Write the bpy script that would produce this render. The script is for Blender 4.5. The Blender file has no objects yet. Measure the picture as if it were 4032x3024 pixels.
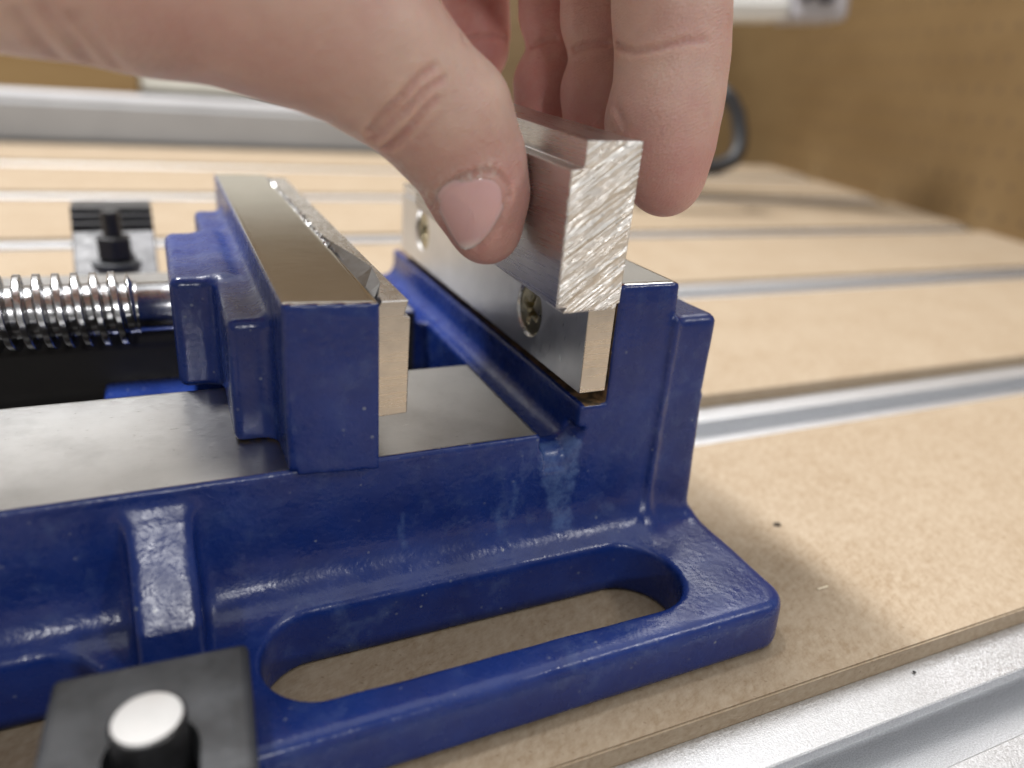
import bpy, bmesh, math, random
import numpy as np
from mathutils import Vector, Matrix
random.seed(4); RNG = np.random.default_rng(7)
S = 0.001                                   # everything below is written in millimetres
scn = bpy.context.scene
C = scn.collection

# ------------------------------------------------------------------ camera
CF = 2893.39
CR = np.array([[0.9084664, -0.4112751, 0.07444182],
               [-0.09922834, -0.38524866, -0.91746237],
               [0.40600804, 0.82609701, -0.39079561]])
CC = np.array([-60.729, -109.260, 63.129])
cam = bpy.data.cameras.new('camera'); co = bpy.data.objects.new('camera', cam); C.objects.link(co)
m = Matrix.Identity(4)
for i in range(3):
    m[i][0] = CR[0][i]; m[i][1] = -CR[1][i]; m[i][2] = -CR[2][i]; m[i][3] = CC[i]*S
co.matrix_world = m
cam.sensor_width = 36; cam.lens = CF/4032*36
cam.clip_start = 0.004; cam.clip_end = 30
cam.dof.use_dof = True; cam.dof.focus_distance = 0.134; cam.dof.aperture_fstop = 8.8
scn.camera = co

# ------------------------------------------------------------------ world and lamps
w = bpy.data.worlds.new('World'); scn.world = w; w.use_nodes = True
w.node_tree.nodes['Background'].inputs[0].default_value = (1.0, 0.985, 0.97, 1)
w.node_tree.nodes['Background'].inputs[1].default_value = 0.24
def lamp(name, loc, target, sx, sy, power, col, up=(0, 1, 0)):
    l = bpy.data.lights.new(name, 'AREA'); l.shape = 'RECTANGLE'; l.size = sx; l.size_y = sy
    l.energy = power; l.color = col
    o = bpy.data.objects.new(name, l); C.objects.link(o)
    z = (Vector(loc)-Vector(target)).normalized()
    x = Vector(up).cross(z).normalized(); y = z.cross(x)
    mm = Matrix((x, y, z)).transposed().to_4x4(); mm.translation = Vector(loc); o.matrix_world = mm
    return o
lamp('ceiling_lamp', (-0.36, 0.56, 1.5), (0, 0, 0), 0.10, 0.7, 49, (1, 0.99, 0.985))
lamp('ceiling_lamp', (0.95, 0.62, 1.15), (0, 0, 0), 0.12, 0.9, 4, (1, 0.985, 0.97))
lamp('window_lamp', (-0.12, -1.5, 0.62), (0, 0, 0), 0.12, 0.11, 5.5, (1, 0.99, 0.98))
lamp('bench_lamp', (0.95, -0.95, 1.15), (0, 0, 0), 0.16, 0.16, 5.5, (1, 0.98, 0.96))
lamp('ceiling_fill', (0, 0.3, 1.9), (0, 0.3, 0), 2.9, 2.5, 26, (0.98, 0.99, 1))  # unseen area light, added as soft overhead fill
scn.view_settings.view_transform = 'Standard'; scn.view_settings.look = 'None'
scn.view_settings.exposure = 0.0; scn.view_settings.gamma = 1.0

# ------------------------------------------------------------------ helpers: pixels of the fit, meshes
K = 4032/2212
def bd(u, v, d):
    q = np.array([(u*K-2016)/CF, (v*K-1512)/CF, 1.0]); return CC+(CR.T@q)*d
def link(name, me, mat=None, parent=None):
    o = bpy.data.objects.new(name, me); C.objects.link(o)
    if mat is not None:
        for mt in (mat if isinstance(mat, (list, tuple)) else [mat]): me.materials.append(mt)
    if parent is not None: o.parent = parent
    return o
def thing(name, label, cat, loc=(0, 0, 0), rz=0, group=None):
    o = bpy.data.objects.new(name, None); C.objects.link(o); o.empty_display_size = 0.01
    o.location = Vector(loc)*S; o.rotation_euler = (0, 0, rz)
    return tag(o, label, cat, group)
def tag(o, label, cat, group=None):
    o['label'] = label; o['category'] = cat
    if group: o['group'] = group
    return o
def finish(bm, name, mat, parent=None, smooth=False, bevel=0, seg=2, ang=0.6):
    bm.normal_update()
    if bevel:
        ed = [e for e in bm.edges if len(e.link_faces) == 2 and e.calc_face_angle(0) > ang]
        bmesh.ops.bevel(bm, geom=ed, offset=bevel, segments=seg, profile=0.5, affect='EDGES', clamp_overlap=True)
    bmesh.ops.recalc_face_normals(bm, faces=bm.faces)
    for v in bm.verts: v.co *= S
    me = bpy.data.meshes.new(name); bm.to_mesh(me); bm.free()
    if smooth: me.polygons.foreach_set('use_smooth', [True]*len(me.polygons))
    return link(name, me, mat, parent)
def box(bm, lo, hi, M=None):
    r = bmesh.ops.create_cube(bm, size=1)['verts']
    for v in r:
        v.co = Vector([lo[i]+(v.co[i]+.5)*(hi[i]-lo[i]) for i in range(3)])
        if M is not None: v.co = M@v.co
    return r
def cyl(bm, c, r1, h, r2=None, n=48, axis='z', M=None):
    r = bmesh.ops.create_cone(bm, cap_ends=True, segments=n, radius1=r1, radius2=r1 if r2 is None else r2, depth=h)['verts']
    for v in r:
        p = v.co.copy()
        if axis == 'x': p = Vector((p.z, p.x, p.y))
        if axis == 'y': p = Vector((p.x, p.z, p.y))
        v.co = p+Vector(c)
        if M is not None: v.co = M@v.co
    return r
def prism(bm, pts, y0, y1, M=None, axis='y'):
    """profile in (a, b) extruded along an axis"""
    def P(a, b, t):
        p = Vector((a, t, b)) if axis == 'y' else Vector((t, a, b)) if axis == 'x' else Vector((a, b, t))
        return M@p if M is not None else p
    A = [bm.verts.new(P(a, b, y0)) for a, b in pts]; B = [bm.verts.new(P(a, b, y1)) for a, b in pts]
    n = len(pts)
    f = [bm.faces.new(A), bm.faces.new(B[::-1])]
    for i in range(n): f.append(bm.faces.new((A[i], B[i], B[(i+1) % n], A[(i+1) % n])))
    return f

# ------------------------------------------------------------------ helpers: distance fields -> one smooth surface
class Field:
    def __init__(s, lo, hi, h):
        s.pad = 0; s.h = h; s.lo = np.array(lo, np.float32)
        s.n = [int((b-a)/h)+1 for a, b in zip(lo, hi)]
        s.ax = [(lo[i]+h*np.arange(s.n[i])).astype(np.float32) for i in range(3)]
        s.F = np.full(s.n, 50.0, np.float32)
    def region(s, lo, hi, pad):
        sl = []
        for i in range(3):
            a = int(max(0, math.floor((lo[i]-pad-s.lo[i])/s.h))); b = int(min(s.n[i], math.ceil((hi[i]+pad-s.lo[i])/s.h)+1))
            sl.append(slice(a, max(b, a)))
        g = [s.ax[i][sl[i]] for i in range(3)]
        return tuple(sl), g[0][:, None, None], g[1][None, :, None], g[2][None, None, :]
    def put(s, fn, lo, hi, k=0.0, cut=False):
        sl, x, y, z = s.region(lo, hi, k+4*s.h+s.pad)
        d = fn(x, y, z).astype(np.float32); f = s.F[sl]
        s.F[sl] = smax(f, -d, k) if cut else smin(f, d, k)
    def sample(s, P):
        q = (np.asarray(P, np.float32)-s.lo)/s.h
        i = np.floor(q).astype(int)
        for a in range(3): i[..., a] = np.clip(i[..., a], 0, s.n[a]-2)
        t = q-i; r = 0
        for a in (0, 1):
            for b in (0, 1):
                for c in (0, 1):
                    wgt = (t[..., 0] if a else 1-t[..., 0])*(t[..., 1] if b else 1-t[..., 1])*(t[..., 2] if c else 1-t[..., 2])
                    r = r+wgt*s.F[i[..., 0]+a, i[..., 1]+b, i[..., 2]+c]
        return r
    def grad(s, P, e=0.8):
        P = np.asarray(P, np.float32); g = []
        for a in range(3):
            d = np.zeros(3, np.float32); d[a] = e
            g.append(s.sample(P+d)-s.sample(P-d))
        g = np.stack(g, -1); return g/np.maximum(np.linalg.norm(g, axis=-1, keepdims=True), 1e-6)
    def surface(s):
        F = s.F; n = s.n; ins = F < 0
        cnt = np.zeros([a-1 for a in n], np.uint8)
        for a in (0, 1):
            for b in (0, 1):
                for c in (0, 1): cnt += ins[a:n[0]-1+a, b:n[1]-1+b, c:n[2]-1+c]
        act = (cnt > 0) & (cnt < 8); idx = np.argwhere(act)
        ids = np.full(act.shape, -1, np.int32); ids[act] = np.arange(len(idx))
        acc = np.zeros((len(idx), 3), np.float32); num = np.zeros(len(idx), np.float32)
        cor = [(a, b, c) for a in (0, 1) for b in (0, 1) for c in (0, 1)]
        val = {c: F[idx[:, 0]+c[0], idx[:, 1]+c[1], idx[:, 2]+c[2]] for c in cor}
        for c in cor:
            for ax in range(3):
                if c[ax] == 0:
                    d = list(c); d[ax] = 1; d = tuple(d)
                    a, b = val[c], val[d]; mk = (a < 0) != (b < 0)
                    t = np.where(mk, a/np.where(mk, a-b, 1), 0)
                    for q in range(3):
                        acc[:, q] += np.where(mk, c[q]+(t if q == ax else 0), 0)
                    num += mk
        V = (idx+acc/num[:, None])*s.h+s.lo
        Q = []
        for ax in range(3):
            u, v = (ax+1) % 3, (ax+2) % 3
            A = np.take(ins, range(n[ax]-1), ax); B = np.take(ins, range(1, n[ax]), ax)
            e = np.argwhere(A != B); e = e[(e[:, u] > 0) & (e[:, v] > 0) & (e[:, u] < n[u]-1) & (e[:, v] < n[v]-1)]
            fl = A[e[:, 0], e[:, 1], e[:, 2]]
            def cell(du, dv):
                q = e.copy(); q[:, u] -= du; q[:, v] -= dv; return ids[q[:, 0], q[:, 1], q[:, 2]]
            q = np.stack([cell(1, 1), cell(0, 1), cell(0, 0), cell(1, 0)], 1)
            q[~fl] = q[~fl][:, ::-1]; Q.append(q)
        return V, np.concatenate(Q)
def smin(a, b, k):
    if k <= 0: return np.minimum(a, b)
    h = np.maximum(k-np.abs(a-b), 0)/k
    return np.minimum(a, b)-h*h*k*0.25
def smax(a, b, k): return -smin(-a, -b, k)
def fbox(lo, hi, r=0.0):
    c = [(a+b)/2 for a, b in zip(lo, hi)]; e = [(b-a)/2-r for a, b in zip(lo, hi)]
    def fn(x, y, z):
        q = [np.abs(p-c[i])-e[i] for i, p in enumerate((x, y, z))]
        out = np.sqrt(np.maximum(q[0], 0)**2+np.maximum(q[1], 0)**2+np.maximum(q[2], 0)**2)
        return out+np.minimum(np.maximum(np.maximum(q[0], q[1]), q[2]), 0)-r
    return fn
def fcone(a, b, ra, rb):
    a = np.array(a, float); b = np.array(b, float); ba = b-a; L2 = ba@ba
    def fn(x, y, z):
        t = np.clip(((x-a[0])*ba[0]+(y-a[1])*ba[1]+(z-a[2])*ba[2])/L2, 0, 1)
        t2 = t*t*(3-2*t)*0.35+t*0.65
        return np.sqrt((x-a[0]-t*ba[0])**2+(y-a[1]-t*ba[1])**2+(z-a[2]-t*ba[2])**2)-(ra+(rb-ra)*t2)
    return fn
def put_cone(F, a, b, ra, rb, k):
    lo = np.minimum(np.array(a)-ra, np.array(b)-rb); hi = np.maximum(np.array(a)+ra, np.array(b)+rb)
    F.put(fcone(a, b, ra, rb), lo, hi, k)
def mesh_from(V, Q, name):
    me = bpy.data.meshes.new(name)
    me.vertices.add(len(V)); me.vertices.foreach_set('co', (V*S).astype(np.float32).ravel())
    me.loops.add(len(Q)*4); me.loops.foreach_set('vertex_index', Q.astype(np.int32).ravel())
    me.polygons.add(len(Q)); me.polygons.foreach_set('loop_start', np.arange(0, len(Q)*4, 4, dtype=np.int32))
    me.polygons.foreach_set('use_smooth', np.ones(len(Q), bool))
    me.update(calc_edges=True); me.validate()
    return me

# ------------------------------------------------------------------ materials (object coordinates, metres)
class Mat:
    def __init__(s, name, base=(.5, .5, .5), rough=.5, metal=0, **kw):
        s.m = bpy.data.materials.new(name); s.m.use_nodes = True; s.t = s.m.node_tree
        s.p = s.t.nodes['Principled BSDF']; s.set('Base Color', (*base, 1)); s.set('Roughness', rough); s.set('Metallic', metal)
        for k, v in kw.items(): s.set(k.replace('_', ' '), v)
        s.tc = s.t.nodes.new('ShaderNodeTexCoord').outputs['Object']; s.bump = None
    def set(s, k, v):
        if hasattr(v, 'links') or isinstance(v, bpy.types.NodeSocket): s.t.links.new(v, s.p.inputs[k])
        else: s.p.inputs[k].default_value = v
    def map(s, sc=(1, 1, 1), rot=(0, 0, 0)):
        n = s.t.nodes.new('ShaderNodeMapping'); s.t.links.new(s.tc, n.inputs[0])
        n.inputs['Rotation'].default_value = rot
        n2 = s.t.nodes.new('ShaderNodeMapping'); s.t.links.new(n.outputs[0], n2.inputs[0])
        n2.inputs['Scale'].default_value = sc; return n2.outputs[0]
    def noise(s, scale, detail=3, rough=.55, vec=None, dist=0):
        n = s.t.nodes.new('ShaderNodeTexNoise'); s.t.links.new(vec or s.tc, n.inputs['Vector'])
        n.inputs['Scale'].default_value = scale; n.inputs['Detail'].default_value = detail
        n.inputs['Roughness'].default_value = rough; n.inputs['Distortion'].default_value = dist; return n.outputs['Fac']
    def voro(s, scale, vec=None, feat='F1'):
        n = s.t.nodes.new('ShaderNodeTexVoronoi'); s.t.links.new(vec or s.tc, n.inputs['Vector']); n.feature = feat
        n.inputs['Scale'].default_value = scale; return n.outputs['Distance']
    def ramp(s, fac, stops):
        n = s.t.nodes.new('ShaderNodeValToRGB'); s.t.links.new(fac, n.inputs[0]); e = n.color_ramp.elements
        while len(e) < len(stops): e.new(.5)
        for el, (p, c) in zip(e, stops):
            el.position = p; el.color = (c, c, c, 1) if isinstance(c, (int, float)) else (*c, 1)
        return n.outputs[0]
    def mix(s, fac, a, b, mode='MIX'):
        n = s.t.nodes.new('ShaderNodeMix'); n.data_type = 'RGBA'; n.blend_type = mode
        for i, v in ((0, fac), (6, a), (7, b)):
            if isinstance(v, bpy.types.NodeSocket): s.t.links.new(v, n.inputs[i])
            elif i == 0: n.inputs[0].default_value = v
            else: n.inputs[i].default_value = (*v, 1)
        return n.outputs[2]
    def mul(s, a, b, op='MULTIPLY'):
        n = s.t.nodes.new('ShaderNodeMath'); n.operation = op
        for i, v in enumerate((a, b)):
            if isinstance(v, bpy.types.NodeSocket): s.t.links.new(v, n.inputs[i])
            else: n.inputs[i].default_value = v
        return n.outputs[0]
    def rng(s, fac, a, b, lo=0, hi=1):
        n = s.t.nodes.new('ShaderNodeMapRange'); s.t.links.new(fac, n.inputs[0])
        for i, v in ((1, lo), (2, hi), (3, a), (4, b)): n.inputs[i].default_value = v
        return n.outputs[0]
    def attr(s, name):
        n = s.t.nodes.new('ShaderNodeAttribute'); n.attribute_name = name; return n.outputs['Fac']
    def addbump(s, h, dist, strength=1):
        n = s.t.nodes.new('ShaderNodeBump'); n.inputs['Distance'].default_value = dist; n.inputs['Strength'].default_value = strength
        s.t.links.new(h, n.inputs['Height'])
        if s.bump is not None: s.t.links.new(s.bump, n.inputs['Normal'])
        s.bump = n.outputs[0]; s.t.links.new(s.bump, s.p.inputs['Normal'])
        if 'Coat Normal' in s.p.inputs: pass

def blue_paint():
    M = Mat('blue_paint', rough=.3)
    big = M.noise(70, 4); fine = M.noise(900, 3)
    c = M.mix(M.ramp(big, [(.3, 0.0), (.75, 1.0)]), (0.006, 0.019, 0.125), (0.010, 0.034, 0.190))
    dust = M.ramp(M.voro(420), [(0.0, 1.0), (.10, 1.0), (.15, 0.0)])
    dm = M.mul(dust, M.ramp(M.noise(160, 2), [(.52, 0.0), (.68, 1.0)]))
    c = M.mix(M.mul(dm, .4), c, (0.42, 0.44, 0.42))
    smear = M.mul(M.ramp(M.noise(230, 5, .7), [(.5, 0.0), (.7, 1.0)]), M.ramp(M.noise(48, 3), [(.42, .08), (.62, 1.0)]))
    c = M.mix(M.mul(smear, .34), c, (0.10, 0.15, 0.29))
    pale_patch = M.mul(M.attr('pale_patch'), M.ramp(M.noise(380, 5, .7), [(.36, .25), (.55, 1.0)])); c = M.mix(M.mul(pale_patch, .5), c, (0.10, 0.17, 0.36))
    M.set('Base Color', c)
    M.set('Roughness', M.rng(M.noise(260, 4), .20, .36, .3, .7))
    M.set('Specular IOR Level', .5)
    M.addbump(M.noise(760, 2, .5), 0.0005, .16); M.addbump(M.noise(240, 2), 0.0006, .08); M.addbump(fine, 0.00012, .3)
    return M.m
def steel(name, base, rough, streak, rot=(0, 0, 0), amt=.35, stain=None, tone=.12):
    M = Mat(name, base, rough, 1)
    v = M.map(streak, rot); n = M.noise(1, 4, .6, v); b = M.noise(90, 4)
    c = M.mix(M.rng(b, 0, .45, .35, .7), base, tuple(x*.72 for x in base))
    c = M.mix(M.rng(n, 0, tone, .4, .7), c, tuple(min(1, x*1.2) for x in base))
    if stain:
        c = M.mix(M.mul(M.ramp(M.noise(55, 5, .65), [(.5, 0.0), (.68, 1.0)]), .55), c, stain)
    M.set('Base Color', c)
    M.set('Roughness', M.rng(n, rough*.8, rough*1.25, .3, .7))
    M.addbump(n, 0.00006, amt); return M.m
blue = blue_paint()
bed_steel = steel('machined_cast_iron', (.54, .538, .53), .34, (500, 4200, 900), amt=.10, tone=.35, stain=(.36, .357, .35))
jaw_steel = steel('ground_steel', (.62, .61, .58), .13, (260, 5200, 260), amt=.07, tone=.3)
alu = steel('milled_aluminium', (.78, .77, .76), .26, (900, 300, 260), amt=.06)
alu_face = steel('milled_aluminium_face', (.74, .75, .77), .34, (900, 2600, 300), amt=.3, stain=(.55, .57, .60))
alu_end = steel('milled_aluminium_end', (.70, .67, .635), .28, (60, 60, 900), amt=.12, stain=(.40, .40, .41))
screw_steel = steel('oily_steel', (.54, .54, .55), .20, (1500, 900, 900), amt=.35, stain=(.16, .16, .16))
zinc = steel('yellow_zinc', (.44, .40, .27), .30, (500, 500, 500), amt=.12)
def pocked(M_name):
    M = Mat(M_name, (.80, .74, .66), .36, 1)
    v = M.map((110, 900, 1900), (0, math.radians(36), 0)); n = M.noise(1, 3, .5, v)
    g = M.noise(1600, 3)
    M.set('Base Color', M.mix(M.rng(n, 0, .4, .35, .7), (.92, .89, .85), (.70, .67, .62)))
    M.set('Roughness', M.rng(g, .26, .46, .3, .7))
    M.addbump(M.mul(n, M.ramp(M.noise(1, 2, .5, M.map((110, 300, 420), (0, math.radians(36), 0))), [(.36, .3), (.6, 1.0)])), 0.0018, .85); M.addbump(g, 0.00015, .3); return M.m
sawn = pocked('sawn_aluminium')
def dark_iron():
    M = Mat('shaded_channel_iron', (.016, .014, .013), .5)  # channel walls: their shade is put into the near-black base colour
    M.addbump(M.noise(300, 4), 0.0003, .4); return M.m
channel_shade = dark_iron()
def rusty():
    M = Mat('bare_rusty_iron', rough=.6)
    M.set('Base Color', M.mix(M.ramp(M.noise(500, 4), [(.4, 0.0), (.65, 1.0)]), (.045, .035, .022), (.21, .12, .055)))
    M.addbump(M.noise(900, 3), 0.0003, .5); return M.m
rust = rusty()
def black_oxide(name, base, rough):
    M = Mat(name, rough=rough)
    M.set('Base Color', M.mix(M.ramp(M.noise(120, 5), [(.4, 0.0), (.7, 1.0)]), base, tuple(x*2.3 for x in base)))
    M.set('Roughness', M.rng(M.noise(260, 4), rough*.8, rough*1.2, .3, .7)); M.set('Specular IOR Level', .55)
    M.addbump(M.noise(700, 3), 0.0002, .4); return M.m
black = black_oxide('black_oxide', (.036, .038, .041), .42)
black2 = black_oxide('dark_oxide', (.010, .010, .011), .4)
def mdf(name, edge=False):
    M = Mat(name, rough=.75)
    fib = M.noise(1, 5, .65, M.map((900, 420, 900), (0, 0, .5))); fib2 = M.noise(1, 4, .7, M.map((420, 1100, 900), (0, 0, -.4)))
    big = M.noise(45, 4)
    c = M.mix(M.rng(M.mul(fib, fib2, 'ADD'), 0, 1, .75, 1.25), (.30, .225, .15), (.545, .468, .362))
    c = M.mix(M.rng(big, 0, .35, .35, .65), c, (.56, .488, .385))
    dark = M.ramp(M.voro(300, M.map((1, 1.7, 1), (0, 0, .7))), [(0.0, 1.0), (.07, 1.0), (.13, 0.0)])
    c = M.mix(M.mul(dark, .45), c, (.13, .075, .04))
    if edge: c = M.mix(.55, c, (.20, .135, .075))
    M.set('Base Color', c); M.set('Specular IOR Level', .25)
    M.addbump(fib, 0.00012, .5); M.addbump(fib2, 0.00012, .5); return M.m
mdf_top = mdf('fibreboard'); mdf_side = mdf('fibreboard_edge', True)
def anodised():
    M = Mat('anodised_aluminium', (.72, .73, .75), .42, 1)
    g = M.noise(3400, 2); M.set('Roughness', M.rng(g, .34, .6, .3, .7)); M.addbump(g, 0.00016, .5); M.set('Base Color', M.mix(M.rng(g, 0, 1, .35, .65), (.60, .61, .63), (.82, .83, .85)))
    return M.m
anod = anodised()
def skin_mat():
    M = Mat('skin', rough=.5)
    bl = M.attr('blush'); n = M.noise(150, 5, .65); n2 = M.noise(420, 3)
    c = M.mix(M.rng(n, 0, 1, .3, .7), (.56, .372, .305), (.66, .475, .385))
    c = M.mix(M.mul(bl, .9), c, (.50, .215, .20))
    c = M.mix(M.rng(n2, 0, .22, .4, .7), c, (.60, .42, .355))
    dry = M.mul(M.attr('dry'), M.ramp(M.noise(1100, 4, .7), [(.42, 0.0), (.60, 1.0)])); c = M.mix(M.mul(dry, .5), c, (.80, .73, .68))
    M.set('Base Color', c); M.set('Roughness', M.rng(n2, .40, .58, .3, .7)); M.addbump(dry, 0.0004, .5)
    M.set('Subsurface Weight', .55); M.set('Subsurface Radius', (1.0, .38, .2)); M.set('Subsurface Scale', .0022)
    ln = M.noise(1, 3, .6, M.map((700, 1500, 2600), (.3, .5, .2)))
    M.addbump(M.voro(1500, M.map((1, 1.3, 1.9), (.4, .6, .2))), 0.00018, .5); M.addbump(ln, 0.0004, .4)
    M.addbump(M.noise(230, 3), 0.0007, .2); return M.m
skin = skin_mat()
def nail_mat():
    M = Mat('nail', (.60, .36, .32), .3)
    M.set('Base Color', M.mix(M.attr('pale'), (.68, .43, .42), (.86, .77, .73)))
    M.set('Subsurface Weight', .4); M.set('Subsurface Radius', (1, .4, .25)); M.set('Subsurface Scale', .0015)
    M.set('Roughness', M.rng(M.noise(500, 3), .15, .26, .3, .7)); M.addbump(M.noise(1, 3, .5, M.map((1900, 300, 250))), 0.00008, .25); return M.m
nailm = nail_mat()
def wood(name, a, b, sc=(6, 60, 60), rough=.6, holes=False):
    M = Mat(name, rough=rough); n = M.noise(1, 5, .6, M.map(sc))
    c = M.mix(M.rng(n, 0, 1, .35, .68), a, b)
    M.set('Base Color', c); M.set('Specular IOR Level', .3); return M.m
plain = {}
def flat(name, base, rough=.5, metal=0):
    M = Mat(name, rough=rough, metal=metal); n = M.noise(25, 4)
    M.set('Base Color', M.mix(M.rng(n, 0, 1, .3, .7), tuple(x*.9 for x in base), base)); return M.m

# ------------------------------------------------------------------ room around the machine bed
ANG = math.radians(-0.60); ZG = -36.2
wall_wood = wood('pegboard_brown', (.138, .084, .034), (.180, .115, .050), (4, 4, 9))
ply = wood('plywood_orange', (.25, .15, .06), (.31, .20, .085), (5, 5, 30))
def wall_panel():
    w_ = thing('pegboard_wall', 'brown pegboard wall with rows of small dark holes beside the machine bed', 'wall', (0, 0, 0))
    p0 = np.array([584., 265.]); p1 = np.array([777., 820.]); d = (p1-p0)/np.linalg.norm(p1-p0); nrm = np.array([d[1], -d[0]])
    A = p0-d*260; B = p1+d*560; L = np.linalg.norm(B-A)
    bm = bmesh.new()
    M = Matrix(((d[0], nrm[0], 0, A[0]), (d[1], nrm[1], 0, A[1]), (0, 0, 1, 0), (0, 0, 0, 1)))
    box(bm, (0, 0, -120), (L, 12, 620), M); finish(bm, 'board', wall_wood, w_)
    bm = bmesh.new()                        # the peg holes: discs laid on the face, the shade inside put into their colour
    nn = 0
    for i in range(int(L/25.4)):
        for j in range(22):
            x = 14+i*25.4; z = -22+j*25.4
            if x < 130 or x > 760 or z > 300: continue
            vs = [bm.verts.new(M@Vector((x+3.2*math.cos(a), -0.15, z+3.2*math.sin(a)))) for a in np.linspace(0, 2*math.pi, 8, endpoint=False)]
            vc = bm.verts.new(M@Vector((x, -0.1, z)))
            for q in range(8): bm.faces.new((vs[q], vs[(q+1) % 8], vc))
            nn += 1
    h = finish(bm, 'peg_hole', flat('hole_dark', (.115, .07, .032), .9), w_); h['kind'] = 'stuff'
wall_panel()
bm = bmesh.new(); box(bm, (-1500, 1230, -900), (1100, 1250, 1500)); o = finish(bm, 'wall', flat('wall_grey', (.5, .49, .47), .7)); o['kind'] = 'structure'
bm = bmesh.new(); box(bm, (-2500, -2500, -920), (2500, 1500, -900)); o = finish(bm, 'floor', flat('concrete', (.3, .29, .28), .8)); o['kind'] = 'structure'

bed = thing('machine_bed', 'flat machine bed of tan fibreboard slats between silver slotted rails', 'work table', (0, 0, 0), ANG)
def X0(y): return -950
def X1(y): return 584+(y-265)*.348-3
slats = [(-190, -70.5), (-40.5, 44.5), (75, 180.5), (209, 316), (340.5, 458), (487, 613), (641, 757)]
for a, b in slats:
    bm = bmesh.new()
    vs = [(X0(a), a), (X1(a), a), (X1(b), b), (X0(b), b)]
    prism(bm, vs, ZG-14, ZG, axis='z')
    ed = [e for e in bm.edges if abs(e.verts[0].co.z-e.verts[1].co.z) < .1 and e.verts[0].co.z > ZG-1]
    bmesh.ops.bevel(bm, geom=ed, offset=.35, segments=2, affect='EDGES')
    bm.normal_update()
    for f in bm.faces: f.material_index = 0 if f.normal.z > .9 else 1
    for v in bm.verts: v.co *= S
    me = bpy.data.meshes.new('slat'); bm.to_mesh(me); bm.free(); link('slat', me, [mdf_top, mdf_side], bed)
for c in (-55.4, 59.8, 194.8, 328.3, 472.5, 627):
    ZR = ZG-4.5 if c < 100 else ZG-2.0
    prof = [(-15, -22), (15, -22), (15, 0), (5.6, 0), (5.6, -2.6), (9.5, -2.6), (9.5, -9), (-9.5, -9), (-9.5, -2.6), (-5.2, -2.6), (-5.2, 0), (-15, 0)]
    bm = bmesh.new(); x1 = X1(c)
    prism(bm, [(c+a, ZR+b) for a, b in prof], -950, x1, axis='x')
    finish(bm, 'rail', anod, bed, bevel=.25, seg=1)
bm = bmesh.new(); box(bm, (-950, -190, -75), (900, 760, -59)); finish(bm, 'base_plate', flat('bed_plate', (.3, .3, .31), .5, 1), bed)

# grey beam and the far things
t = thing('aluminium_beam', 'long grey aluminium beam lying across the far end of the machine bed', 'beam', (0, 0, 0), ANG)
bm = bmesh.new(); box(bm, (-900, 772, ZG), (470, 850, 4)); finish(bm, 'beam_body', flat('beam_grey', (.36, .365, .375), .45, .25), t, bevel=4)
bm = bmesh.new(); box(bm, (-900, 775, 4.3), (470, 846, 9)); finish(bm, 'top_strip', flat('beam_strip', (.55, .55, .57), .4, .3), t, bevel=1.5)
cab = thing('plywood_cabinet', 'orange brown plywood cabinet front far behind at the left', 'cabinet', (0, 0, 0))
bm = bmesh.new(); box(bm, (-900, 1150, -60), (-76, 1226, 44)); finish(bm, 'front_panel', ply, cab, bevel=2)
bm = bmesh.new(); box(bm, (-900, 1152, 46), (-76, 1226, 250)); finish(bm, 'pale_panel', flat('pale_panel', (.72, .72, .71), .5), cab, bevel=2)  # unseen panel, added for its pale reflection in the jaw tops
bm = bmesh.new(); box(bm, (-900, 1150, 252), (330, 1226, 560)); finish(bm, 'upper_panel', wood('brown_panel', (.12, .08, .045), (.16, .11, .06), (5, 5, 30)), cab, bevel=2)  # unseen above the frame, added for the darker reflection in the steel
bm = bmesh.new(); box(bm, (-74, 1165, -60), (330, 1226, -2)); finish(bm, 'lower_panel', flat('dark_brown', (.10, .052, .02), .6), cab, bevel=2)
t = thing('cream_board', 'pale cream board with a lower edge resting above a dark gap, far behind the thumb', 'board', (0, 0, 0))
bm = bmesh.new(); box(bm, (-74, 1160, -2), (300, 1224, 250)); finish(bm, 'board_body', flat('cream', (.70, .67, .58), .5), t, bevel=2)

t = thing('brown_board', 'tall brown board standing far behind, seen in the gap between the fingers', 'board')
bm = bmesh.new(); box(bm, (334, 1150, -120), (760, 1224, 560)); finish(bm, 'board_body', wood('brown_board', (.20, .135, .07), (.26, .18, .10), (5, 5, 30)), t, bevel=2)
# white carriage at the upper right and the hose hanging behind the finger
t = thing('gantry_carriage', 'white machine carriage with grey end block and dark knobs, above the far wall edge', 'machine', (0, 0, 0))
d1 = np.array([49.0, -24.0, 0]); d1 /= np.linalg.norm(d1); n1 = np.array([-d1[1], d1[0], 0]); n1 = -n1 if n1[1] < 0 else n1
Mg = Matrix(((d1[0], n1[0], 0, 384), (d1[1], n1[1], 0, 450), (0, 0, 1, 116), (0, 0, 0, 1)))
sl = Matrix.Rotation(math.radians(-4), 4, 'Y')
bm = bmesh.new(); box(bm, (-90, 0, 1), (56, 60, 90), Mg@sl); finish(bm, 'housing', flat('white_plastic', (.74, .74, .72), .4), t, bevel=3)
bm = bmesh.new(); box(bm, (-90, -3, 9), (55, -.5, 13), Mg@sl); finish(bm, 'lip', flat('white_edge', (.6, .6, .58), .4), t, bevel=1)
bm = bmesh.new(); box(bm, (57, -4, -1), (104, 58, 90), Mg@sl)
for v in bm.verts:
    pass
finish(bm, 'end_block', flat('grey_plastic', (.42, .41, .44), .4), t, bevel=5)
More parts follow.
